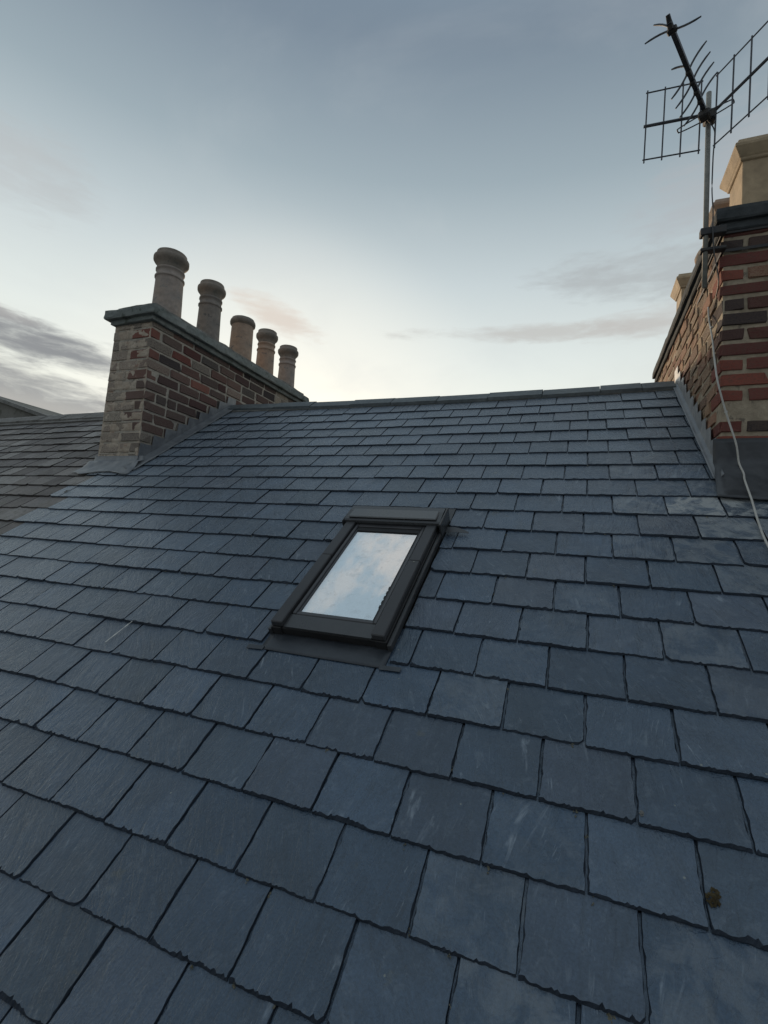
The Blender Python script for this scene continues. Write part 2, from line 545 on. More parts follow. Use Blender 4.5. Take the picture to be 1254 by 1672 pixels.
M_LEAD = metal_material('lead', (.135, .145, .158), (.21, .22, .228), 0.42, 0.25, 9.0, 0.008)
M_LEAD_OLD = metal_material('lead_weathered', (.25, .255, .26), (.36, .36, .355), 0.45, 0.2, 9.0, 0.008)
M_LEAD_DARK = metal_material('lead_dark', (.032, .035, .039), (.060, .063, .067), 0.45, 0.2, 9.0, 0.006)
M_APRON = metal_material('apron_sheet', (.030, .036, .044), (.046, .053, .062), 0.42, 0.1, 9.0, 0.004)
M_FRAME = metal_material('frame_lacquer', (.038, .040, .043), (.050, .052, .055), 0.30, 0.0, 6.0, 0.0004)
M_HOOD_SKYLIT = metal_material('hood_lacquer_skylit', (.095, .10, .102), (.115, .118, .118), 0.24, 0.1, 5.0, 0.0004)  # same lacquer as the covers, lightened to paint in its sky reflection
M_COVER = metal_material('cover_lacquer', (.038, .039, .042), (.050, .051, .054), 0.40, 0.0, 5.0, 0.0005, spec=0.35)
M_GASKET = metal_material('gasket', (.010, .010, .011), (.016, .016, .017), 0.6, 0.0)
M_SASH = metal_material('sash_lacquer', (.045, .046, .05), (.06, .06, .064), 0.35, 0.0)
M_GALV = metal_material('galvanised', (.18, .18, .16), (.26, .255, .225), 0.55, 0.15, 25.0, 0.001)
M_DARKMETAL = metal_material('aerial_dark', (.045, .05, .062), (.09, .095, .105), 0.5, 0.3, 30.0, 0.001)
M_STEEL = metal_material('bracket_steel', (.028, .030, .034), (.055, .05, .045), 0.6, 0.2, 30.0, 0.001)
M_CABLE = metal_material('cable_white', (.50, .49, .45), (.40, .385, .35), 0.5, 0.0, 10.0, 0.0005)
M_CABLE_DARK = metal_material('cable_dark', (.03, .03, .032), (.05, .05, .052), 0.5, 0.0, 10.0, 0.0005)
M_DECK = metal_material('underlay', (.012, .012, .013), (.02, .02, .02), 0.9)
M_DIRT = mortar_material('moss_clump', (.045, .034, .016), (.085, .066, .03), 90.0)
M_MOSS = mortar_material('joint_moss', (.14, .13, .085), (.20, .19, .15), 200.0)
M_DROP = metal_material('bird_lime', (.62, .62, .58), (.5, .5, .47), 0.7, 0.0, 40.0)
M_GROUND = mortar_material('ground', (.16, .165, .14), (.22, .215, .20), 0.05, 0.95, 0.1)
M_WALL = mortar_material('wall_render', (.30, .28, .25), (.36, .34, .31), 3.0, 0.9, 0.01)

mg, g = new_mat('pane_glass')
gl = g.n('ShaderNodeBsdfGlossy', {'Color': (.97, .985, 1, 1), 'Roughness': 0.015})
gcoord = g.n('ShaderNodeTexCoord').outputs['Object']
dirt = g.noise(gcoord, 26.0, 6.0, 0.7)
gb = g.n('ShaderNodeBump', {'Height': g.noise(gcoord, 2.5, 1.0, 0.4), 'Strength': 0.35, 'Distance': 0.004})
g.t.links.new(gb.outputs[0], gl.inputs['Normal'])
tr = g.n('ShaderNodeBsdfTransparent', {'Color': (.8, .86, .86, 1)})
lw = g.n('ShaderNodeLayerWeight', {'Blend': 0.5})
refl = g.mr(lw.outputs['Facing'], 0.0, 1.0, 0.44, 1.0, False)
mx = g.n('ShaderNodeMixShader', {0: refl, 1: tr.outputs[0], 2: gl.outputs[0]})
df = g.n('ShaderNodeBsdfDiffuse', {'Color': (.34, .34, .32, 1)})
mx2 = g.n('ShaderNodeMixShader', {0: g.mr(dirt, 0.50, 0.72, 0.03, 0.20), 1: mx.outputs[0], 2: df.outputs[0]})
g.n('ShaderNodeOutputMaterial', {0: mx2.outputs[0]})
M_GLASS = mg

# ------------------------------------------------------------------ ground and the roof decks
gr = MB()
gr.add([(-1500, -1500, -7), (1500, -1500, -7), (1500, 1500, -7), (-1500, 1500, -7)], [(0, 1, 2, 3)])
gr.build('ground', M_GROUND, kind='structure')

RIDGE_V = 3.93
EAVE_V = -1.45
U_SPLIT = -2.06
UR = 3.7
UL = -11.0


def deck(name, u0, u1, label, cat, drop=0.0):
    """closed roof body: both pitches and the walls beneath, set below the slates"""
    yR, zR = RIDGE_V * CT, RIDGE_V * ST - 0.055 - drop
    yE, zE = EAVE_V * CT, EAVE_V * ST - 0.055 - drop
    yB, zB = 2 * yR - yE, zE
    prof = [(yE, zE), (yR, zR), (yB, zB), (yB - .25, zB - .12), (yB - .25, -6.98), (yE + .25, -6.98), (yE + .25, zE - .02)]
    n = len(prof)
    vs = [(u0, y, z) for y, z in prof] + [(u1, y, z) for y, z in prof]
    fs = [list(range(n)), [n + i for i in range(n)][::-1]] + [[i, n + i, n + (i + 1) % n, (i + 1) % n] for i in range(n)]
    me = mesh(name, vs, fs, M_DECK)
    return ob(name, me, None, None, label=label, category=cat)


roof = deck('terraced_house', U_SPLIT, UR, 'house roof of newly laid blue-grey slates holding the skylight', 'house')
oldroof = deck('terraced_house', UL, U_SPLIT - 0.002, 'neighbouring house with an older roof of brownish weathered slates', 'house', 0.012)


# ------------------------------------------------------------------ slates
def slate_geo(w, rnd, lod, length=0.40, rag=1.0, hw=None):
    """one riven slate, origin at the middle of its tail, x across, y up the slope, z out.
    dressed edges: a ragged chipped bevel along tail and sides"""
    nt, ns = ((40, 22), (18, 9), (7, 3), (3, 1))[lod]
    hw = w / 2
    out, inn = [], []
    ph = [rnd.uniform(0, 100) for _ in range(6)]

    def chip(s, k):
        a = mnoise.noise((s * 30, ph[k], 0)) * .5 + .5
        b = abs(mnoise.noise((s * 130, ph[k], 4)))
        return rag * (0.0010 + 0.0095 * a ** 3 + 0.014 * b * b) * (1.0 if lod < 2 else .75)

    def wav(s, k):
        return rag * (0.0026 * mnoise.noise((s * 10, ph[k], 9)) + 0.0026 * mnoise.noise((s * 60, ph[k], 2)))
    cut = rnd.random()
    c1 = rnd.uniform(.006, .02) if cut < .16 else 0.0
    c2 = rnd.uniform(.006, .022) if cut > .85 else 0.0
    # left side, from head to tail
    for i in range(ns):
        y = length * (1 - i / ns) ** 1.4
        if y < c1:
            continue
        out.append((-hw + wav(y, 0), y))
        inn.append((-hw + wav(y, 0) + chip(y, 0) * .6, y))
    for i in range(nt + 1):
        x = -hw + w * i / nt
        cy = 0.0
        if x + hw < c1:
            cy = c1 - (x + hw)
        if hw - x < c2:
            cy = c2 - (hw - x)
        yo = wav(x + 5, 1) + cy
        xi = max(-hw + chip(0, 0) * .6, min(hw - chip(0, 2) * .6, x))
        out.append((x, yo))
        inn.append((xi, yo + chip(x + 5, 1) * 1.45))
    for i in range(1, ns + 1):
        y = length * (i / ns) ** 1.4
        if y < c2:
            continue
        out.append((hw + wav(y, 2), y))
        inn.append((hw + wav(y, 2) - chip(y, 2) * .6, y))
    n = len(out)
    bow = rnd.uniform(-.0012, .0018)
    top = T * rnd.uniform(.85, 1.25)
    vs = []
    for (x, y) in inn:
        vs.append(Vector((x, y, top + bow * (1 - (2 * x / w) ** 2))))
    for (x, y) in out:
        jz = rnd.uniform(.0, .38) * top
        vs.append(Vector((x, y, jz)))
    for (x, y) in out:
        vs.append(Vector((x, y, -0.0005)))
    fs = [list(range(n))]
    for i in range(n - 1):
        fs.append([n + i, n + i + 1, i + 1, i])
        fs.append([2 * n + i, 2 * n + i + 1, n + i + 1, n + i])
    return vs, fs


def fix_faces(fs):
    return fs


MS_NEW, MS_OLD = (M_SLATE, M_EDGE_SHADE), (M_OLD, M_OLD_EDGE_SHADE)
SR = random.Random(11)
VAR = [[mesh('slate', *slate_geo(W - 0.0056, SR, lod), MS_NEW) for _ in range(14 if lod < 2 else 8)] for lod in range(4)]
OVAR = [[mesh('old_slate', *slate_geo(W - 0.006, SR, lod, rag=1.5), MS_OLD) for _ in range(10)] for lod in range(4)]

ROWSHIFT = {-17: .004, -16: -.0, -11: -.005, -8: -.016, -7: -.014, -6: -.004, -4: .005, -1: .004, 0: .006, 1: -.006, 2: -.008}


def area_px(u0, u1, v0, v1):
    pts = [pix(P(a, b)) for a, b in ((u0, v0), (u1, v0), (u1, v1), (u0, v1))]
    if any(p is None for p in pts):
        return 0.0, False
    xs, ys = [p[0] for p in pts], [p[1] for p in pts]
    cx0, cx1, cy0, cy1 = max(0, min(xs)), min(PW, max(xs)), max(0, min(ys)), min(PH, max(ys))
    A = abs(sum(pts[i][0] * pts[(i + 1) % 4][1] - pts[(i + 1) % 4][0] * pts[i][1] for i in range(4))) / 2
    full = max(1e-6, (max(xs) - min(xs)) * (max(ys) - min(ys)))
    frac = max(0, cx1 - cx0) * max(0, cy1 - cy0) / full
    return A * frac, frac > 0.02


# left chimney foot, right chimney foot and roof window, as (u0, u1, v0, v1) on the roof
LX0, LX1, LY0, LY1 = -2.385, -1.86, 1.95, 4.66
RX0, RX1, RY0, RY1 = 2.68, 3.62, 1.835, 4.35
KEEP = [(0.70, 1.292, 0.60, 1.66), (LX0 - .03, LX1 + .02, LY0 / CT - .02, 9), (RX0 - .02, 9, RY0 / CT - .02, 9)]


def edge_new(k):
    """left end of the new slating at course k (k courses above the reference course)"""
    base = -8.0 if k % 2 == 0 else -8.5
    if k >= 9:
        base -= 0.5
    return base * W - 0.01


def lay(parent, mat, var, rows, ustart, uend, gauge, width, keep, rng, limit, old=False, voff=0.0, noff=0.0):
    cand = []
    for k in rows:
        v0 = k * gauge + voff
        half = 0.0 if (k % 2 == 0) else 0.5
        sh = ROWSHIFT.get(-k, 0.0) if not old else rng.uniform(-.06, .06)
        c0 = int(math.floor(ustart(k) / width)) - 1
        c1 = int(math.ceil(uend(k) / width)) + 1
        for c in range(c0, c1 + 1):
            a = (c + half) * width + sh
            if old:
                a += rng.uniform(-.006, .006)
            spans = [(max(a, ustart(k)), min(a + width, uend(k)))]
            for (x0, x1, y0, y1) in keep:
                if v0 + gauge * .93 < y0 or v0 > y1 - .02:
                    continue
                ns = []
                for (p, q) in spans:
                    if q <= x0 or p >= x1:
                        ns.append((p, q))
                    else:
                        if p < x0:
                            ns.append((p, x0))
                        if q > x1:
                            ns.append((x1, q))
                spans = ns
            for (p, q) in spans:
                if q - p < 0.02:
                    continue
                A, vis = area_px(p, q, v0, v0 + gauge)
                cand.append((A if vis else 0.0, k, p, q, v0, rng.random(), rng.random(), rng.random()))
    cand.sort(key=lambda c: -c[0])
    rest = MB()
    for i, (A, k, p, q, v0, r1, r2, r3) in enumerate(cand):
        w = q - p
        um = (p + q) / 2
        lod = 0 if A > 5200 else 1 if A > 1500 else 2 if A > 250 else 3
        tilt = -math.atan((T + .0004) / gauge)
        lift = (r1 ** 2) * (0.0028 if not old else 0.006)
        dv = (r2 - .5) * (0.006 if not old else 0.022)
        yaw = (r3 - .5) * (0.006 if not old else 0.03)
        roll = (r1 - .5) * (0.006 if not old else 0.02)
        pos = P(um, v0 + dv, 0.0035 + lift + noff)
        mw = Matrix.Translation(pos) @ ROT @ Matrix.Rotation(tilt - lift * 2.0, 4, 'X') @ Matrix.Rotation(yaw, 4, 'Z') @ Matrix.Rotation(roll, 4, 'Y')
        fullw = w > width - .006
        if i < limit and A > 0:
            if fullw:
                me = var[lod][int(r2 * 997) % len(var[lod])]
                if abs(width - W) > 1e-4:
                    mw = mw @ Matrix.Diagonal((width / W, 1, 1, 1))
            else:
                me = mesh('slate', *slate_geo(w - .0056, rng, lod), mat)
            o = ob('slate', me, parent, mw)
            st = 0.0
            if not old:
                if um > 2.1 and 1.35 < v0 < 2.4:
                    st = max(0.0, .8 - abs(v0 - 1.85) * .9) * min(1.0, (um - 1.9) / .7)
                    if r2 > .6:
                        st *= .4
                if um > 2.3 and abs(v0 - 1.785) < .02:
                    st = 1.0
                if -1.9 < um < -.9 and v0 > 1.9:
                    st = max(st, .55 * (1 - (um + 1.9)) * r3)
                if um > 1.6 and v0 < 1.3:
                    st = max(st, .34 * r2 * r3)
            o['stain'] = st
        else:
            vs, fs = slate_geo(w - .0056, rng, 3 if A < 900 else 2)
            rest.add([mw @ x for x in vs], fs)
    if rest.v:
        # kept in the roof's own frame so that the grain follows the slope
        iv = ROT.inverted()
        me = mesh('slate', [iv @ x for x in rest.v], rest.f, mat)
        ob('slate_courses', me, parent, ROT.copy(), kind='stuff', stain=0.0)


rng = random.Random(3)
lay(roof, MS_NEW, VAR, range(-7, 19), edge_new, lambda k: UR, GA, W, KEEP, rng, 300)
rng = random.Random(5)
lay(oldroof, MS_OLD, OVAR, range(-6, 20), lambda k: UL, lambda k: edge_new(k) - .004, GA * .985, 0.215, KEEP[1:2], rng, 300, old=True, voff=0.03, noff=-0.006)


# ------------------------------------------------------------------ ridge tiles
def ridge_tile(parent, u0, u1, mat, rise=0.0, wing=0.14, th=0.016, jit=0.0):
    m = MB()
    dz = random.uniform(-jit, jit)
    s0, s1 = sag((u0), 3.9), sag(u1, 3.9)
    for (u, s) in ((u0, s0), (u1, s1)):
        yR, zR = RIDGE_V * CT, RIDGE_V * ST + .022 + rise + s + dz
        sec = []
        for a in (-1, -.45, -.18, 0, .18, .45, 1):
            y = a * wing * CT
            z = -abs(a) * wing * ST
            if abs(a) < .2:
                z -= (.2 - abs(a)) * .05
            sec.append((y, z))
        lower = [(y * .96, z - th * 1.3) for y, z in sec]
        for (y, z) in sec + lower[::-1]:
            m.v.append(Vector((u, yR + y, zR + z)))
    n = 14
    for i in range(n):
        m.f.append([i, (i + 1) % n, n + (i + 1) % n, n + i])
    m.f.append(list(range(n))[::-1])
    m.f.append([n + i for i in range(n)])
    return m.build('ridge_tile', mat, parent)


ub = [-2.05, -1.66, -1.2, -.735, -.26, .187, .657, 1.143, 1.624, 2.095, 2.41, 2.655]
for a, b in zip(ub, ub[1:]):
    if b > LX1 + .02:
        ridge_tile(roof, max(a, LX1 + .005) + .003, b - .003, M_RIDGE, rise=.026, wing=.17, th=.022, jit=.007)
bed = MB()
bed.grid(lambda s, t: P(LX1 + .01 + s * (2.66 - LX1 - .01), 3.775 + t * .1, .012 + .004 * mnoise.noise((s * 90, t * 3, 0))), 60, 1, thick=ROT @ Vector((0, 0, .03)))
bed.build('ridge_mortar', M_CREST, roof)
x = LX0 - .02
k = 0
while x > UL + .5:
    ridge_tile(oldroof, x - .44, x - .006, M_RIDGE_OLD, rise=.03, wing=.20, th=.02, jit=.006)
    x -= .446
bed = MB()
bed.grid(lambda s, t: P(UL + .1 + s * (LX0 - UL - .15), 3.72 + t * .12, .016 + .007 * mnoise.noise((s * 160, t * 3, 0))), 110, 1, thick=ROT @ Vector((0, 0, .03)))
bed.build('ridge_mortar', M_RIDGE_OLD, oldroof)


# ------------------------------------------------------------------ brickwork
def brick_mesh(rnd, mat, jit):
    m = MB()
    m.cbox((-.5, -.5, -.5), (.5, .5, .5), 0.06, fn=lambda x, y, z: Vector((x, y, z)), jit=jit, rnd=rnd)
    return mesh('brick', m.v, m.f, mat)


BRV = [brick_mesh(random.Random(i), M_BRICK, .045) for i in range(12)]
BRVR = [brick_mesh(random.Random(50 + i), M_BRICK_R, .055) for i in range(12)]


def roofz(y):
    return y * TT


def brick(parent, c, size, var, rnd, lime=0.0):
    loc = Vector(c) - parent.location
    mw = Matrix.Translation(loc) @ Matrix.Rotation(rnd.uniform(-.012, .012), 4, 'Z') @ Matrix.Rotation(rnd.uniform(-.010, .010), 4, 'X') @ Matrix.Diagonal((size[0], size[1], size[2], 1))
    o = ob('brick', var[rnd.randrange(len(var))], parent, mw)
    o['lime'] = lime
    return o


def stepped_flashing(parent, X, sgn, y0, z_first, hc, n, mat, up=.13, th=.003):
    """lead steps let into the brick courses along a chimney side; sgn = outward x direction"""
    for i in range(n):
        zt = z_first + i * hc
        ya = (zt - up) / TT
        yb = (zt + hc - up) / TT
        if yb > RIDGE_V * CT + .02:
            yb = RIDGE_V * CT + .02
        if ya > RIDGE_V * CT - .04:
            break
        off = .011 + (i % 2) * .0018
        a = X + sgn * off
        b = X + sgn * (off + th)
        pts = [(ya - .012, roofz(ya - .012) + .004), (yb + .012, roofz(yb + .012) + .004), (yb + .022 + rnd.uniform(-.008, .012), zt + rnd.uniform(-.006, .012)), (ya + .020 + rnd.uniform(-.01, .01), zt + rnd.uniform(-.012, .004))]
        k = len(pts)
        m = MB()
        m.add([(a, y, z) for y, z in pts] + [(b, y, z) for y, z in pts],
              [list(range(k)), [k + j for j in range(k)][::-1]] + [[j, k + j, k + (j + 1) % k, (j + 1) % k] for j in range(k)])
        m.build('flashing_step', mat, parent)


# ---- left chimney
lch = thing('brick_chimney', 'weathered brick chimney with a grey mortar-smeared front, carrying five round clay pots', 'chimney', (LX0 + .26, LY0, roofz(LY0)))
rnd = random.Random(21)
HC = 0.1012
ZT = 2.862                       # underside of the cap
core = MB()
lean = lambda z: LX0 - .012 + (z - 1.4) * .034
xa = lambda z: lean(z)
zb = .9
core.box([(xa(zb) + .008, LY0 + .007, zb), (LX1 - .007, LY0 + .007, zb), (LX1 - .007, LY1 - .007, zb), (xa(zb) + .008, LY1 - .007, zb),
          (xa(ZT) + .008, LY0 + .007, ZT + .01), (LX1 - .007, LY0 + .007, ZT + .01), (LX1 - .007, LY1 - .007, ZT + .01), (xa(ZT) + .008, LY1 - .007, ZT + .01)])
core.build('mortar_core', M_MORTAR, lch)
BL, JT = .256, .019
for i in range(15):
    zc = ZT - HC * (i + .5)
    h = HC - JT + rnd.uniform(-.003, .003)
    even = i % 2 == 0
    # side face (+X)
    y = LY0 + (BL if even else .118) + JT
    # corner brick
    cl = BL if even else .118
    xf = LX1 - (.118 if even else BL)
    if zc > roofz(LY0) + .06:
        brick(lch, ((xf + LX1) / 2, LY0 + cl / 2, zc), (LX1 - xf, cl, h), BRV, rnd, rnd.choice((.1, .2, .5)))
        # front face (-Y): from the corner brick to the left edge
        x1 = xf - JT
        while x1 - xa(zc) > .05:
            l = min(BL if rnd.random() < .75 else .12, x1 - xa(zc))
            if x1 - l - xa(zc) < .06:
                l = x1 - xa(zc)
            prot = rnd.uniform(-.003, .004)
            brick(lch, (x1 - l / 2 + rnd.uniform(-.002, .002), LY0 + .055 + prot, zc), (l, .11, h + .006), BRV, rnd, rnd.uniform(.5, .95))
            x1 -= l + JT
        # left return (-X)
        for (ya, yb) in ((LY0 + .13, LY0 + .37), (LY0 + .39, LY0 + .63)):
            brick(lch, (xa(zc) + .05, (ya + yb) / 2, zc), (.106, yb - ya, h), BRV, rnd, .6)
    while y < LY1 - .05:
        l = min(BL * rnd.uniform(.97, 1.03) if rnd.random() < .85 else .12, LY1 - y)
        if zc + h / 2 > roofz(min(y, 3.18)) + .02 or y > 3.1:
            if zc > 2.1 or y < 3.3:
                lime = rnd.uniform(.0, .22) if rnd.random() < .9 else .5
                if y > 3.9:
                    lime = rnd.uniform(.3, .95)
                brick(lch, (LX1 - .055 + rnd.uniform(-.003, .003), y + l / 2, zc + rnd.uniform(-.002, .002)), (.112, l, h), BRV, rnd, lime)
        y += l + JT


def rough_slab(x0, x1, y0, y1, z0, z1, seg, amp, seed, slope=0.0):
    """irregular mortar slab: a ragged closed box, drawn in towards its top by slope"""
    m = MB()
    nx = max(2, int((x1 - x0) / seg))
    ny = max(2, int((y1 - y0) / seg))
    ring = [(i / nx, 0) for i in range(nx)] + [(1, j / ny) for j in range(ny)] + [(1 - i / nx, 1) for i in range(nx)] + [(0, 1 - j / ny) for j in range(ny)]
    n = len(ring)
    lev = [(0.0, 0.0), (.12, -.006), (.75, -.004), (1.0, slope)]
    for li, (t, ins) in enumerate(lev):
        for (a, b) in ring:
            x = x0 + (x1 - x0) * a
            y = y0 + (y1 - y0) * b
            jx = amp * mnoise.noise((x * 9 + seed, y * 9, t * 3))
            jy = amp * mnoise.noise((x * 9, y * 9 + seed, t * 3))
            jz = amp * .9 * mnoise.noise((x * 6, y * 6, seed + t * 9)) if t > 0 else amp * .3 * mnoise.noise((x * 6, y * 6, seed))
            x += jx + (ins if a == 0 else -ins if a == 1 else 0)
            y += jy + (ins if b == 0 else -ins if b == 1 else 0)
            m.v.append(Vector((x, y, z0 + (z1 - z0) * t + jz)))
    for l in range(3):
        for i in range(n):
            j = (i + 1) % n
            m.f.append([l * n + i, l * n + j, (l + 1) * n + j, (l + 1) * n + i])
    c = len(m.v)
    m.v.append(Vector(((x0 + x1) / 2, (y0 + y1) / 2, z1 + slope * .3)))
    m.v.append(Vector(((x0 + x1) / 2, (y0 + y1) / 2, z0)))
    for i in range(n):
        j = (i + 1) % n
        m.f.append([3 * n + i, 3 * n + j, c])
        m.f.append([j, i, c + 1])
    return m


cap = rough_slab(LX0 - .065 + .03, LX1 + .075, LY0 - .07, LY1 + .06, ZT + .002, ZT + .085, .07, .012, 3.0).build('cap', M_CAP, lch)
rough_slab(LX0 + .06, LX1 + .02, LY0 - .005, LY1 - .02, ZT + .08, ZT + .15, .08, .014, 8.0, slope=.05).build('flaunching', M_CREST, cap)
rough_slab(LX0 - .0 + .02, LX1 + .035, LY0 - .03, LY1 + .02, ZT - .045, ZT + .006, .07, .010, 12.0).build('oversail_course', M_CAP, lch)

sk = MB()


def skin(s, t):
    z = 1.50 + t * (ZT - .055 - 1.50)
    x = xa(z) + .004 + s * (LX1 - .012 - xa(z))
    e = min(1.0, 12 * min(s, 1 - s) + .15)
    row = (ZT - z) / HC
    joint = abs(row - round(row))
    d_ = .0075 * mnoise.noise((x * 11, z * 13, 3)) + .004 * mnoise.noise((x * 34, z * 40, 8)) - (.0075 if joint < .13 else 0.0) - .0022
    return Vector((x, LY0 - .001 - d_ * e, z))


sk.grid(skin, 56, 128, thick=(0, -.02, 0))
sk.build('mortar_smear', M_SMEAR, lch, smooth=True)

# lead: steps and soaker strip on the +X side, apron in front
stepped_flashing(lch, LX1, 1, LY0, ZT - HC * 12 - .006, HC, 13, M_LEAD, up=.235)
strip = MB()
strip.grid(lambda s, t: P(LX1 + .004 + s * .115, LY0 / CT - .14 + t * (RIDGE_V - .06 - LY0 / CT + .14), .026 * (1 - s) ** 3 + .022 + .0022 * mnoise.noise((s * 5, t * 40, 2))), 6, 46, thick=ROT @ Vector((0, 0, .0025)))
strip.build('soaker_strip', M_LEAD, lch, smooth=True)


def apron(parent, xa_, xb_, y_face, z_top, v_low, mat, seed, amp=.008, side=.0, name='apron'):
    """lead apron dressed down a chimney front and out over the slates"""
    m = MB()

    def fn(s, t):
        x = xa_ + s * (xb_ - xa_)
        vf = y_face / CT
        zf = roofz(y_face)
        if t < .35:                       # on the brick face
            q = t / .35
            p = Vector((x, y_face - .006 - .010 * q * q, z_top + (zf + .050 - z_top) * q))
        else:
            q = (t - .35) / .65
            wob = .045 * mnoise.noise((s * 2.6, seed, 1)) + .02 * mnoise.noise((s * 8, seed, 5))
            v = vf - .02 + (v_low + wob - vf + .02) * q
            p = P(x + (s - .5) * side * q, v, .024 + .034 * (1 - q) ** 3 + amp * .8 * mnoise.noise((s * 7, q * 3, seed)) * (.35 + .65 * (1 - q)))
        return p
    m.grid(fn, 26, 16, thick=(0, -.0015, .002))
    return m.build(name, mat, parent, smooth=True)


apron(lch, LX0 - .035, LX1 + .075, LY0, 1.515, LY0 / CT - .20, M_LEAD, 4.0, amp=.018, side=.10)

# ---- round pots of the left chimney
LPX = -2.12
pots = [
    (2.33, .140, 3.745, 'r', M_POT, 'round grey-buff ringed pot nearest the smeared brick front of the five-pot chimney'),
    (2.94, .127, 3.755, 'r', M_POT3, 'dark grey ringed clay pot, second of five from the smeared brick front'),
    (3.53, .140, 3.612, 'p', M_POT2, 'plain terracotta pot without neck rings, middle one of five on its chimney'),
    (4.05, .119, 3.688, 'r', M_POT2, 'warm terracotta ringed pot just behind the plain unringed pot'),
    (4.58, .121, 3.686, 'r', M_POT, 'round grey-buff ringed pot at the far end of the row of five'),
]
for (py, r, zt, kind, mat, label) in pots:
    z0 = ZT + .115
    H = zt - z0
    t = thing('chimney_pot', label, 'chimney pot', (LPX, py, z0), 'round pots in a row of five')
    if kind == 'r':
        prof = [(r * 1.10, -.05), (r * 1.06, .02), (r * .965, H - .26)]
        ringp = [(r * .965, H - .285), (r * 1.05, H - .278), (r * 1.05, H - .262), (r * .955, H - .255), (r * .945, H - .205), (r * 1.02, H - .198), (r * 1.02, H - .184), (r * .95, H - .176)]
        rim = [(r * .945, H - .18), (r * .95, H - .150), (r * 1.0, H - .132), (r * 1.16, H - .108), (r * 1.24, H - .092), (r * 1.255, H - .070), (r * 1.24, H - .052), (r * 1.12, H - .040), (r * 1.08, H - .036), (r * 1.07, H - .006), (r * 1.06, H), (r * .80, H), (r * .78, H - .2), (r * .76, H - .5)]
    else:
        prof = [(r * 1.06, -.05), (r * 1.03, .02), (r * .965, H - .09)]
        ringp = None
        rim = [(r * .965, H - .095), (r * 1.0, H - .085), (r * 1.11, H - .075), (r * 1.13, H - .045), (r * 1.08, H - .02), (r * 1.02, H - .016), (r * 1.0, H), (r * .82, H), (r * .80, H - .2), (r * .78, H - .45)]
    c = (LPX, py, z0)
    MB().lathe(c, prof, 32, jit=.0012).build('shaft', mat, t, smooth=True)
    if ringp:
        MB().lathe(c, ringp, 32, jit=.001).build('neck_ring', mat, t, smooth=True)
    MB().lathe(c, rim, 32, jit=.001).build('rim', M_RIM, t, smooth=True)
    rough_slab(LPX - r * 1.35, LPX + r * 1.35, py - r * 1.35, py + r * 1.35, z0 - .06, z0 + .035, .05, .012, py, slope=.03).build('mortar_bed', M_CREST, t)

# ---- right chimney
rch = thing('brick_chimney', 'dark red and black brick chimney with a television aerial mast strapped to it', 'chimney', (RX0 + .4, RY0, roofz(RY0)))
rnd = random.Random(33)
HR = 0.0885
ZR = 2.800
core = MB()
core.box([(RX0 + .008, RY0 + .009, .9), (RX1, RY0 + .009, .9), (RX1, RY1, .9), (RX0 + .008, RY1, .9),
          (RX0 + .008, RY0 + .009, ZR + .01), (RX1, RY0 + .009, ZR + .01), (RX1, RY1, ZR + .01), (RX0 + .008, RY1, ZR + .01)])
core.build('mortar_core', M_MORTAR_R, rch)
BL2, J2 = .220, .021
for i in range(16):
    zc = ZR - HR * (i + .5)
    h = HR - J2 + rnd.uniform(-.006, .003)
    even = i % 2 == 1
    cl = BL2 if even else .106
    cf = .106 if even else BL2
    if zc > roofz(RY0) + .15:
        missing = (i == 12)
        if not missing:
            brick(rch, (RX0 + cf / 2, RY0 + cl / 2, zc), (cf, cl, h), BRVR, rnd, .12)
        x0 = RX0 + cf + J2
        while x0 < RX1 - .05:
            l = BL2 * rnd.uniform(.94, 1.03) if rnd.random() < .7 else .105
            l = min(l, RX1 - x0)
            if not (missing and x0 < RX0 + .3):
                brick(rch, (x0 + l / 2, RY0 + .055 + rnd.uniform(-.004, .004), zc + rnd.uniform(-.003, .003)), (l, .11, h), BRVR, rnd, .15 if rnd.random() < .8 else .6)
            x0 += l + J2
    y = RY0 + cl + J2
    while y < RY1 - .05:
        l = min(BL2 * rnd.uniform(.95, 1.05) if rnd.random() < .8 else .105, RY1 - y)
        if zc + h / 2 > roofz(min(y, 3.18)) + .02 and (zc > 2.05 or y < 3.25):
            brick(rch, (RX0 + .055 + rnd.uniform(-.004, .004), y + l / 2, zc + rnd.uniform(-.003, .003)), (.11, l, h), BRVR, rnd, rnd.uniform(.35, .95))  # lime on this side is mortar plus painted-in warm sunlight
        y += l + J2
capr = rough_slab(RX0 - .035, RX1 + .05, RY0 - .035, RY1 + .04, ZR + .002, ZR + .082, .08, .006, 5.0).build('cap', M_CAP_R, rch)
rough_slab(RX0 - .012, RX1 + .02, RY0 - .012, RY1 + .015, ZR - .05, ZR + .006, .08, .006, 15.0).build('oversail_course', M_CAP_R, rch)
rough_slab(RX0 + .04, RX1 - .02, RY0 + .03, RY1 - .03, ZR + .075, ZR + .12, .08, .008, 25.0, slope=.05).build('flaunching', M_CAP_R, capr)
stepped_flashing(rch, RX0, -1, RY0, ZR - HR * 14 - .004, HR, 15, M_LEAD_OLD, up=.215)
strip = MB()
strip.grid(lambda s, t: P(RX0 - .004 - s * .045, RY0 / CT - .10 + t * (RIDGE_V - .09 - RY0 / CT + .10), .028 * (1 - s) ** 3 + .021 + .002 * mnoise.noise((s * 5, t * 40, 7))), 5, 44, thick=ROT @ Vector((0, 0, -.0025)))
strip.build('soaker_strip', M_LEAD, rch, smooth=True)
apron(rch, RX0 - .035, RX1 + .05, RY0, 1.535, RY0 / CT - .30, M_LEAD_DARK, 9.0, amp=.008, side=.06)

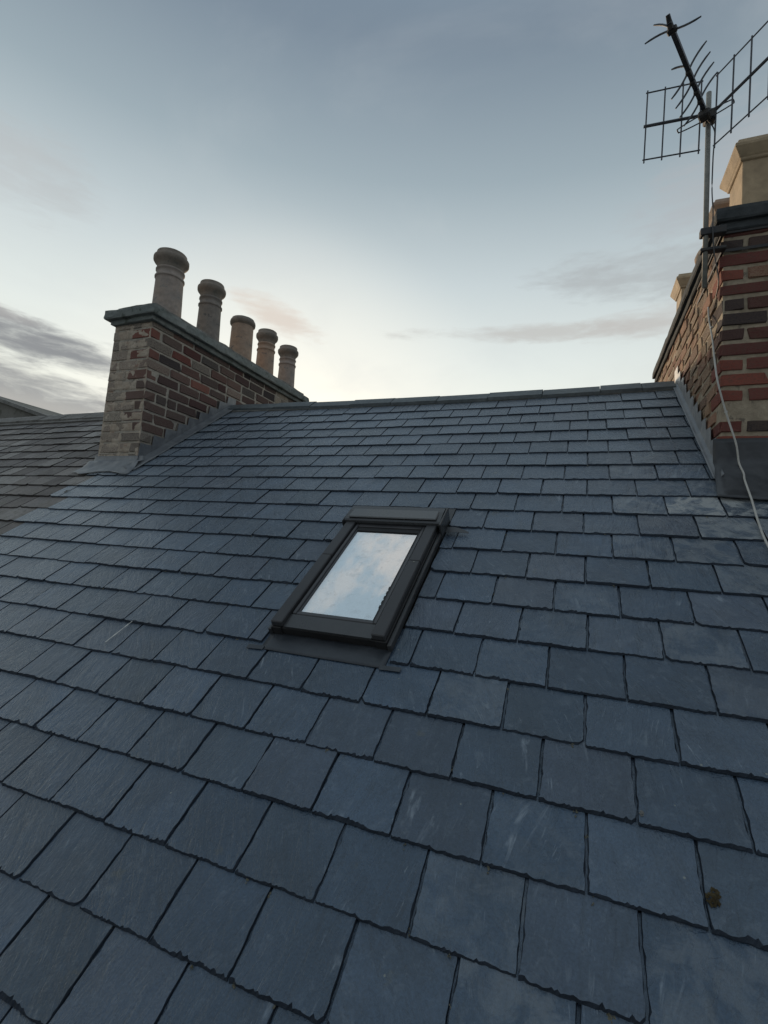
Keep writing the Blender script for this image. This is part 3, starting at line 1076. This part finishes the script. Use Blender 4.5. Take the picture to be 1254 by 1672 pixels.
# ---- pots of the right chimney
def square_pot(x0, y0, w, dpt, zt, mat, label):
    z0 = ZR + .10
    H = zt - z0
    t = thing('chimney_pot', label, 'chimney pot', (x0 + w / 2, y0 + dpt / 2, z0), 'pots on the aerial chimney')

    def ringed(name, prof):
        m = MB()
        for (o, z) in prof:
            for (a, b) in ((0, 0), (1, 0), (1, 1), (0, 1)):
                m.v.append(Vector((x0 + a * w + (o if a else -o), y0 + b * dpt + (o if b else -o), z0 + z)))
        for i in range(len(prof) - 1):
            for k in range(4):
                m.f.append([i * 4 + k, i * 4 + (k + 1) % 4, (i + 1) * 4 + (k + 1) % 4, (i + 1) * 4 + k])
        o = m.build(name, mat, t)
        b = o.modifiers.new('bevel', 'BEVEL')
        b.width = .006
        b.segments = 2
        b.limit_method = 'ANGLE'
    ringed('shaft', [(.004, -.03), (0, H - .12)])
    ringed('collar', [(-.003, H - .128), (.012, H - .122), (.014, H - .108), (.020, H - .10), (.040, H - .062), (.046, H - .052), (.047, H - .030), (.034, H - .026), (.028, H), (-.03, H), (-.034, H - .25)])
    return t


square_pot(2.80, 1.93, .30, .27, 3.365, M_BUFF, 'large square buff clay pot with moulded collar standing above the black and red bricks')
square_pot(2.80, 2.46, .22, .20, 3.375, M_POT2, 'small square terracotta pot right behind the large buff pot')
t = thing('chimney_pot', 'round terracotta pot half hidden behind the aerial mast bracket', 'chimney pot', (2.90, 3.0, ZR + .1), 'pots on the aerial chimney')
H = 3.34 - ZR - .1
MB().lathe((2.90, 3.0, ZR + .1), [(.12, -.03), (.112, H - .1)], 28).build('shaft', M_POT2, t, smooth=True)
MB().lathe((2.90, 3.0, ZR + .1), [(.11, H - .1), (.135, H - .085), (.142, H - .05), (.13, H - .02), (.12, H), (.09, H), (.09, H - .3)], 28).build('rim', M_POT2, t, smooth=True)
square_pot(2.755, 3.52, .24, .24, 3.45, M_BUFF, 'small square buff pot at the far end of the aerial chimney')

# ------------------------------------------------------------------ roof window
rw = thing('skylight', 'dark grey framed skylight with a reflecting pane set in the slates', 'skylight', P(1.0, .65, 0))
U0, U1, V0, V1 = .722, 1.268, .655, 1.625
UV = lambda a, b, c: P(a, b, c)


def pbox(u0, u1, v0, v1, n0, n1, ch=.003):
    return MB().cbox((u0, v0, n0), (u1, v1, n1), ch, fn=UV)


# outer frame: four upstands
fr = MB()
fr.cbox((U0, V0, -.02), (U0 + .05, V1, .050), .003, fn=UV)
fr.cbox((U1 - .05, V0, -.02), (U1, V1, .050), .003, fn=UV)
fr.cbox((U0 + .0505, V0 + .02, -.02), (U1 - .0505, V0 + .06, .030), .003, fn=UV)
fr.cbox((U0 + .0505, V1 - .09, -.02), (U1 - .0505, V1 - .001, .050), .003, fn=UV)
fr.build('frame', M_GASKET, rw)
# side skirts (flashing upstand)
pbox(U0 - .018, U0 - .0005, V0 - .004, V1 + .02, .002, .040).build('side_flashing', M_FRAME, rw)
pbox(U1 + .0005, U1 + .018, V0 - .004, V1 + .02, .002, .040).build('side_flashing', M_FRAME, rw)
for (a, b) in ((U0 - .055, U0 - .019), (U1 + .019, U1 + .062)):
    m = MB()
    m.grid(lambda s, t: P(a + s * (b - a), V0 - .03 + t * (V1 + .1 - V0), -.006 + .002 * mnoise.noise((s, t * 9, a))), 2, 18, thick=ROT @ Vector((0, 0, .003)))
    m.build('gutter_flashing', M_GASKET, rw)
# cladding covers: upper and lower length on each side
CL0, CL1 = U0 + .004, U0 + .062
CR0, CR1 = U1 - .064, U1 - .006
for (a, b) in ((CL0, CL1), (CR0, CR1)):
    for (v0, v1, nn) in ((V0 + .004, 1.168, .081), (1.1705, 1.53, .0795)):
        m = pbox(a, b, v0, v1, .0515, nn, .004)
        m.build('side_cover', M_COVER, rw)
# bottom: black strip standing in for the shaded gap, and sill cover
pbox(U0 + .006, U1 - .006, V0 + .006, V0 + .0195, -.012, .045).build('sill_gap_shade', M_GASKET, rw)
m = MB()
m.grid(lambda s, t: P(CL1 + .002 + s * (CR0 - CL1 - .004), V0 + .004 + t * .075, .0575 + .004 * t), 4, 2, thick=ROT @ Vector((0, 0, .008)))
m.build('sill_cover', M_FRAME, rw)
# sash
SA0, SA1, SB0, SB1 = CL1 + .006, CR0 - .006, V0 + .082, 1.50
m = MB()
sw = .017
m.cbox((SA0, SB0, .030), (SA0 + sw, SB1, .066), .003, fn=UV)
m.cbox((SA1 - sw, SB0, .030), (SA1, SB1, .066), .003, fn=UV)
m.cbox((SA0 + sw + .0005, SB0, .030), (SA1 - sw - .0005, SB0 + .016, .063), .003, fn=UV)
m.cbox((SA0 + sw + .0005, SB1 - .03, .030), (SA1 - sw - .0005, SB1, .066), .003, fn=UV)
sash = m.build('sash', M_SASH, rw)
pbox(SA0 + sw - .004, SA1 - sw + .004, SB0 + .010, SB1 - .028, .046, .052, .001).build('pane', M_GLASS, rw)
pbox(SA0 + sw - .004, SA1 - sw + .004, SB0 + .010, SB1 - .028, .020, .026, .001).build('dark_interior_board', M_GASKET, rw)  # near-black board painted in for the unlit room below the glass
# beads, with the small clips on the right bead
pbox(SA1 - sw - .012, SA1 - sw - .0005, SB0 + .018, SB1 - .04, .0525, .058, .001).build('glazing_bead', M_GASKET, rw)
pbox(SA0 + sw + .0005, SA0 + sw + .008, SB0 + .018, SB1 - .04, .0525, .058, .001).build('glazing_bead', M_SASH, rw)
pbox(SA0 + sw + .009, SA1 - sw - .013, SB0 + .0165, SB0 + .025, .0525, .057, .001).build('glazing_bead', M_SASH, rw)
pbox(SA0 + sw + .001, SA1 - sw - .001, SB1 - .062, SB1 - .0305, .0525, .059, .002).build('glazing_bead', M_GASKET, rw)
for i in range(5):
    vv = .84 + i * .032
    pbox(SA1 - sw - .0165, SA1 - sw - .0125, vv, vv + .02, .0525, .057, .001).build('bead_clip', M_GASKET, rw)
# top hood: sloping cover with a rolled front lip and end caps
m = MB()
hp = [(1.495, .062), (1.489, .078), (1.492, .090), (1.502, .095), (1.585, .104), (1.634, .102), (1.642, .094), (1.642, .02), (1.50, .058)]
HU0, HU1 = U0 - .006, U1 + .010
k = len(hp)
m.add([P(HU0, a, b) for a, b in hp] + [P(HU1, a, b) for a, b in hp],
      [list(range(k)), [k + j for j in range(k)][::-1]] + [[j, k + j, k + (j + 1) % k, (j + 1) % k] for j in range(k)])
hood = m.build('hood', M_FRAME, rw)
pbox(HU0 + .022, HU1 - .022, 1.506, 1.596, .098, .1085, .005).build('hood_cover', M_HOOD_SKYLIT, hood)
for (a, b) in ((HU0 - .006, HU0 - .0005), (HU1 + .0005, HU1 + .012)):
    pbox(a, b, 1.47, 1.652, .004, .098, .003).build('hood_end', M_FRAME, hood)
m = MB()
m.grid(lambda s, t: P(U0 - .02 + s * (U1 - U0 + .045), 1.643 + t * .155, .012 + .001 * mnoise.noise((s * 5, t, 3))), 8, 2, thick=ROT @ Vector((0, 0, .004)))
m.build('top_flashing', M_LEAD_DARK, rw)
# apron dressed over the slates below
m = MB()


def ap(s, t):
    u = .712 + s * .572
    v = V0 + .012 - t * .106
    return P(u, v, .0085 + .001 * t + .0016 * mnoise.noise((s * 8, t * 3, 5)))


m.grid(ap, 20, 6, thick=ROT @ Vector((0, 0, .002)))
m.build('apron', M_APRON, rw, smooth=True)
for (a, b) in ((.648, .728), (1.266, 1.352)):
    m = MB()
    m.grid(lambda s, t: P(a + s * (b - a), .575 - t * .022 + (.004 * (s - .5)), .0125 + .0005 * t), 4, 2, thick=ROT @ Vector((0, 0, .0015)))
    m.build('apron_tab', M_APRON, rw)
m = MB()
m.grid(lambda s, t: P(1.30 + s * .125, 1.505 + t * .055 * (1 - .8 * s * s), .029 + .004 * math.sin(s * 3)), 8, 3, thick=ROT @ Vector((0, 0, .0015)))
m.build('flashing_tab', M_LEAD_DARK, rw)
pbox(1.232, 1.240, 1.150, 1.158, .0815, .0835, .001).build('screw', M_GALV, rw)

# ------------------------------------------------------------------ television aerial
AX, AY, AZ = 2.597, 1.80, 3.475
ae = thing('tv_aerial', 'television aerial with two grid reflectors on a pale mast above the chimney corner', 'aerial', (AX, AY, 2.41))
MB().tube([(AX - .009, AY, 2.413), (AX, AY, 3.62)], .0138, 14).build('mast', M_GALV, ae, smooth=True)
root = Vector((AX + .012, AY + .04, AZ - .01))
tip = Vector((2.296, 1.169, AZ + .01))
bd = (tip - root).normalized()
hz = Vector((bd.y, -bd.x, 0)).normalized()
if hz.x < 0:
    hz = -hz
upv = hz.cross(bd).normalized()
if upv.z < 0:
    upv = -upv
m = MB()
bw = .0105
m.box([root + hz * a * bw + upv * b * bw for a, b in ((-1, -1), (1, -1), (1, 1), (-1, 1))] + [tip + hz * a * bw + upv * b * bw for a, b in ((-1, -1), (1, -1), (1, 1), (-1, 1))])
m.build('boom', M_DARKMETAL, ae)
m = MB()
m.tube([tip - bd * .03 - upv * .014, tip + bd * .02 + upv * .02], [.014, .010], 8)
m.build('boom_end', M_STEEL, ae)
# clamp at the mast
m = MB()
m.cbox((-.03, -.035, -.035), (.03, .03, .035), .008, fn=lambda x, y, z: Vector((AX + .004 + x, AY + y, AZ - .015 + z)))
m.build('mast_clamp', M_STEEL, ae)
for dz in (-.02, .02):
    MB().tube([(AX - .05, AY - .025, AZ - .015 + dz), (AX + .03, AY - .03, AZ - .015 + dz)], .004, 6).build('clamp_bolt', M_STEEL, ae)
# grid reflectors
for (pa, pb) in ((Vector((2.575, 1.785, AZ - .002)), Vector((2.252, 1.768, AZ - .002))), (Vector((2.612, 1.79, AZ)), Vector((2.812, 1.495, AZ)))):
    m = MB()
    m.tube([pa, pb], .0088, 6)
    bar = m.build('reflector_bar', M_DARKMETAL, ae)
    dd = (pb - pa)
    L = dd.length
    dd = dd / L
    for i in range(4):
        c = pa + dd * (L * (.075 + .296 * i))
        MB().tube([c + Vector((.006, 0, .232)), c - Vector((.006, 0, .238))], .0046, 6).build('reflector_rod', M_DARKMETAL, ae)
    for sg in (1, -1):
        a = pa + dd * L * .05 + Vector((.0055 * sg, 0, sg * .218))
        b = pa + dd * L * .99 + Vector((.0055 * sg, 0, sg * .218))
        MB().tube([a, b], .0042, 6).build('reflector_wire', M_DARKMETAL, ae)


def director(c, dirs, length, r=.0052, name='director'):
    for (a, b, bend) in dirs:
        dr = (hz * a + upv * b).normalized()
        side = (hz * -b + upv * a).normalized()
        pts = []
        for k in range(6):
            s = k / 5
            pts.append(c + dr * (.012 + length * s) + side * bend * s * s * length + bd * .0 * s)
        MB().tube(pts, [r] * 5 + [r * .7], 6).build(name, M_DARKMETAL, ae)


Lb = (tip - root).length
for f_ in (.26, .36, .46, .56):
    c = root + bd * Lb * f_
    director(c, ((.38, .92, -.25), (-.38, -.92, -.25)), .125)
    MB().cbox((-.013, -.011, -.013), (.013, .011, .013), .004, fn=lambda x, y, z, c=c: c + hz * x + bd * y + upv * (z - .012)).build('director_holder', M_STEEL, ae)
director(root + bd * Lb * .60, ((-.75, .66, .3),), .07)
director(tip - bd * .05, ((1, -.5, .25), (-1, .42, .25), (-.5, 1.0, .3)), .115, .0050)
MB().cbox((-.022, -.014, -.014), (.022, .014, .014), .005, fn=lambda x, y, z: tip - bd * .05 + hz * x + bd * y + upv * (z - .004)).build('director_holder', M_STEEL, ae)
# folded dipole
pts = []
dc = root + bd * Lb * .13 - upv * .035
for k in range(33):
    w = 2 * math.pi * k / 32
    x = max(-.14, min(.14, .175 * math.cos(w)))
    pts.append(dc + hz * x + bd * (.025 * math.sin(w)) + upv * (.006 * math.cos(w)))
MB().tube(pts, .0036, 6, caps=False).build('dipole', M_DARKMETAL, ae)
MB().cbox((-.03, -.03, -.022), (.03, .03, .022), .008, fn=lambda x, y, z: dc + hz * x + bd * y + upv * (z + .008)).build('dipole_box', M_STEEL, ae)
# brackets holding the mast off the chimney corner
for (zz, hh) in ((2.745, .022), (2.635, .010)):
    MB().cbox((AX - .035, AY - .022, zz - hh), (RX0 + .01, AY + .026, zz + hh), .004).build('mast_bracket', M_STEEL, ae)
    MB().cbox((RX0 - .006, RY0 - .006, zz - .009), (RX0 - .0025, RY1 - 1.9, zz + .009), .001).build('lashing_strap', M_STEEL, ae)
    MB().cbox((RX0 - .006, RY0 - .010, zz - .009), (RX0 + .7, RY0 - .0065, zz + .009), .001).build('lashing_strap', M_STEEL, ae)
# dark lead down the mast
pts = [dc + Vector((.0, .0, .0)), (AX + .028, AY - .012, 3.36), (AX + .022, AY - .016, 3.2), (AX + .018, AY - .018, 3.0), (AX + .026, AY - .012, 2.86), (AX + .022, AY - .03, 2.75), (AX + .030, AY - .03, 2.6), (AX + .06, AY + .0, 2.45), (RX0 - .014, AY + .10, 2.40)]


def smooth_path(pts, n=6):
    pts = [Vector(p) for p in pts]
    out = []
    for i in range(len(pts) - 1):
        p0, p1, p2, p3 = pts[max(i - 1, 0)], pts[i], pts[i + 1], pts[min(i + 2, len(pts) - 1)]
        for k in range(n):
            t = k / n
            out.append(.5 * ((2 * p1) + (p2 - p0) * t + (2 * p0 - 5 * p1 + 4 * p2 - p3) * t * t + (3 * p1 - p0 - 3 * p2 + p3) * t ** 3))
    out.append(pts[-1])
    return out


MB().tube(smooth_path(pts), .0035, 6).build('down_lead', M_CABLE_DARK, ae, smooth=True)

# white cable down the chimney corner and out across the slates
cp = [(2.662, 2.06, 2.42), (2.660, 2.022, 2.318), (2.659, 1.93, 2.15), (2.655, 1.815, 1.90), (2.680, 1.802, 1.755), (2.712, 1.797, 1.623), (2.745, 1.790, 1.493), (2.757, 1.785, 1.39), (2.768, 1.745, 1.325)]
cp += [P(2.752, 2.095, .050), P(2.743, 1.911, .038), P(2.728, 1.708, .026), P(2.719, 1.519, .026), P(2.735, 1.25, .026), P(2.80, .9, .026)]
cable = MB().tube(smooth_path(cp, 7), .0050, 8).build('aerial_cable', M_CABLE, smooth=True, label='white cable hanging down the aerial chimney and across the slates', category='cable')
for q in ((2.664, 1.975, 2.25), (2.70, 1.806, 1.68)):
    MB().cbox((q[0] - .007, q[1] - .007, q[2] - .006), (q[0] + .007, q[1] + .007, q[2] + .006), .002).build('cable_clip', M_CABLE, cable)

# ------------------------------------------------------------------ building beyond the old roof, far left
gb = thing('gable_house', 'grey rendered gable with sloping coping rising behind the brownish old slate roof', 'building', (-9.2, 4.9, -6.9))
m = MB()
gp = [(-11.5, 3.98), (-7.05, 2.74), (-7.05, -6.9), (-15.5, -6.9), (-15.5, 2.86)]
m.add([(x, 4.62, z) for x, z in gp] + [(x, 10.0, z) for x, z in gp], [[4, 3, 2, 1, 0], [5, 6, 7, 8, 9]] + [[i, (i + 1) % 5, 5 + (i + 1) % 5, 5 + i] for i in range(5)])
m.build('wall', M_GABLE, gb)
for (p, q) in (((-11.5, 3.98), (-7.0, 2.726)), ((-11.5, 3.98), (-15.6, 2.84))):
    n_ = 9
    for i in range(n_):
        a = Vector((p[0] + (q[0] - p[0]) * (i + .01) / n_, 0, p[1] + (q[1] - p[1]) * (i + .01) / n_))
        b = Vector((p[0] + (q[0] - p[0]) * (i + .985) / n_, 0, p[1] + (q[1] - p[1]) * (i + .985) / n_))
        up_ = Vector((0, 0, .07))
        MB().box([a + Vector((0, 4.56, 0)), b + Vector((0, 4.56, 0)), b + Vector((0, 4.86, 0)), a + Vector((0, 4.86, 0)),
                  a + Vector((0, 4.56, 0)) + up_, b + Vector((0, 4.56, 0)) + up_, b + Vector((0, 4.86, 0)) + up_, a + Vector((0, 4.86, 0)) + up_]).build('coping_stone', M_CREST, gb)

# ------------------------------------------------------------------ small things lying on the slates
def clump(u, v, r, label, seed, mat=M_DIRT, cat='moss', h=.6, name='moss_clump'):
    rn = random.Random(seed)
    m = MB()
    for k in range(46):
        a, q = rn.uniform(0, 6.28), r * math.sqrt(rn.random())
        c = P(u + q * math.cos(a) * .65 + .15 * q * math.sin(a), v + q * math.sin(a), .014 + (r - q) * .35)
        s = r * rn.uniform(.14, .30)
        n0 = len(m.v)
        for (x, y, z) in ((1, 0, 0), (0, 1, 0), (-1, 0, 0), (0, -1, 0), (0, 0, h), (0, 0, -.3)):
            m.v.append(c + ROT.to_3x3() @ (Vector((x, y, z)) * s * rn.uniform(.6, 1.2)))
        m.f += [[n0 + i for i in f] for f in ((0, 1, 4), (1, 2, 4), (2, 3, 4), (3, 0, 4), (1, 0, 5), (2, 1, 5), (3, 2, 5), (0, 3, 5))]
    return m.build(name, mat, smooth=False, label=label, category=cat)


clump(2.272, .071, .021, 'largest brown moss clump, lodged in a joint between near blue slates', 1)
clump(2.139, .226, .008, 'tiny pale moss tuft at the lower corner of a near slate', 2, M_CREST)
clump(-2.126, 1.868, .02, 'dark moss clump on slates below the lead apron of the five-pot chimney', 3)
m = MB()
m.grid(lambda s, t: P(-.084 + (s - .5) * (.0025 + .007 * max(0, mnoise.noise((t * 7, 3, 1)) + .25)) + .022 * t, .445 + t * .148, .0165 + .0008 * mnoise.noise((s * 9, t * 9, 0))), 2, 24, thick=ROT @ Vector((0, 0, .002)))
m.build('bird_dropping', M_DROP, label='thin white bird dropping streak running down a slate', category='bird dropping')

# moss and grit caught in the joints: too small and too many to count
rn = random.Random(77)
m = MB()
for i in range(70):
    k = rn.randint(-2, 12)
    half = 0.0 if k % 2 == 0 else 0.5
    lim = (4, 10) if k < 3 else (-2, 10)
    u = (rn.randint(*lim) + half) * W + ROWSHIFT.get(-k, 0.0)
    if .66 < u < 1.34 and .5 < k * GA < 1.8:
        continue
    if rn.random() < .45:
        v = k * GA + rn.uniform(0.0, .9) * GA
    else:
        u += rn.uniform(-.12, .12)
        v = k * GA - rn.uniform(.001, .006)
    for j in range(rn.randint(2, 6)):
        c = P(u + rn.gauss(0, .002), v + rn.gauss(0, .006 if rn.random() < .5 else .002), .0065)
        sz = rn.uniform(.0012, .0034)
        n0 = len(m.v)
        for (x, y, z) in ((1, 0, 0), (0, 1.3, 0), (-1, 0, 0), (0, -1.3, 0), (0, 0, 1), (0, 0, -1)):
            m.v.append(c + ROT.to_3x3() @ (Vector((x, y, z)) * sz * rn.uniform(.6, 1.3)))
        m.f += [[n0 + q for q in f] for f in ((0, 1, 4), (1, 2, 4), (2, 3, 4), (3, 0, 4), (1, 0, 5), (2, 1, 5), (3, 2, 5), (0, 3, 5))]
m.build('moss', M_MOSS, kind='stuff', label='specks of pale moss and grit caught in the slate joints', category='moss')
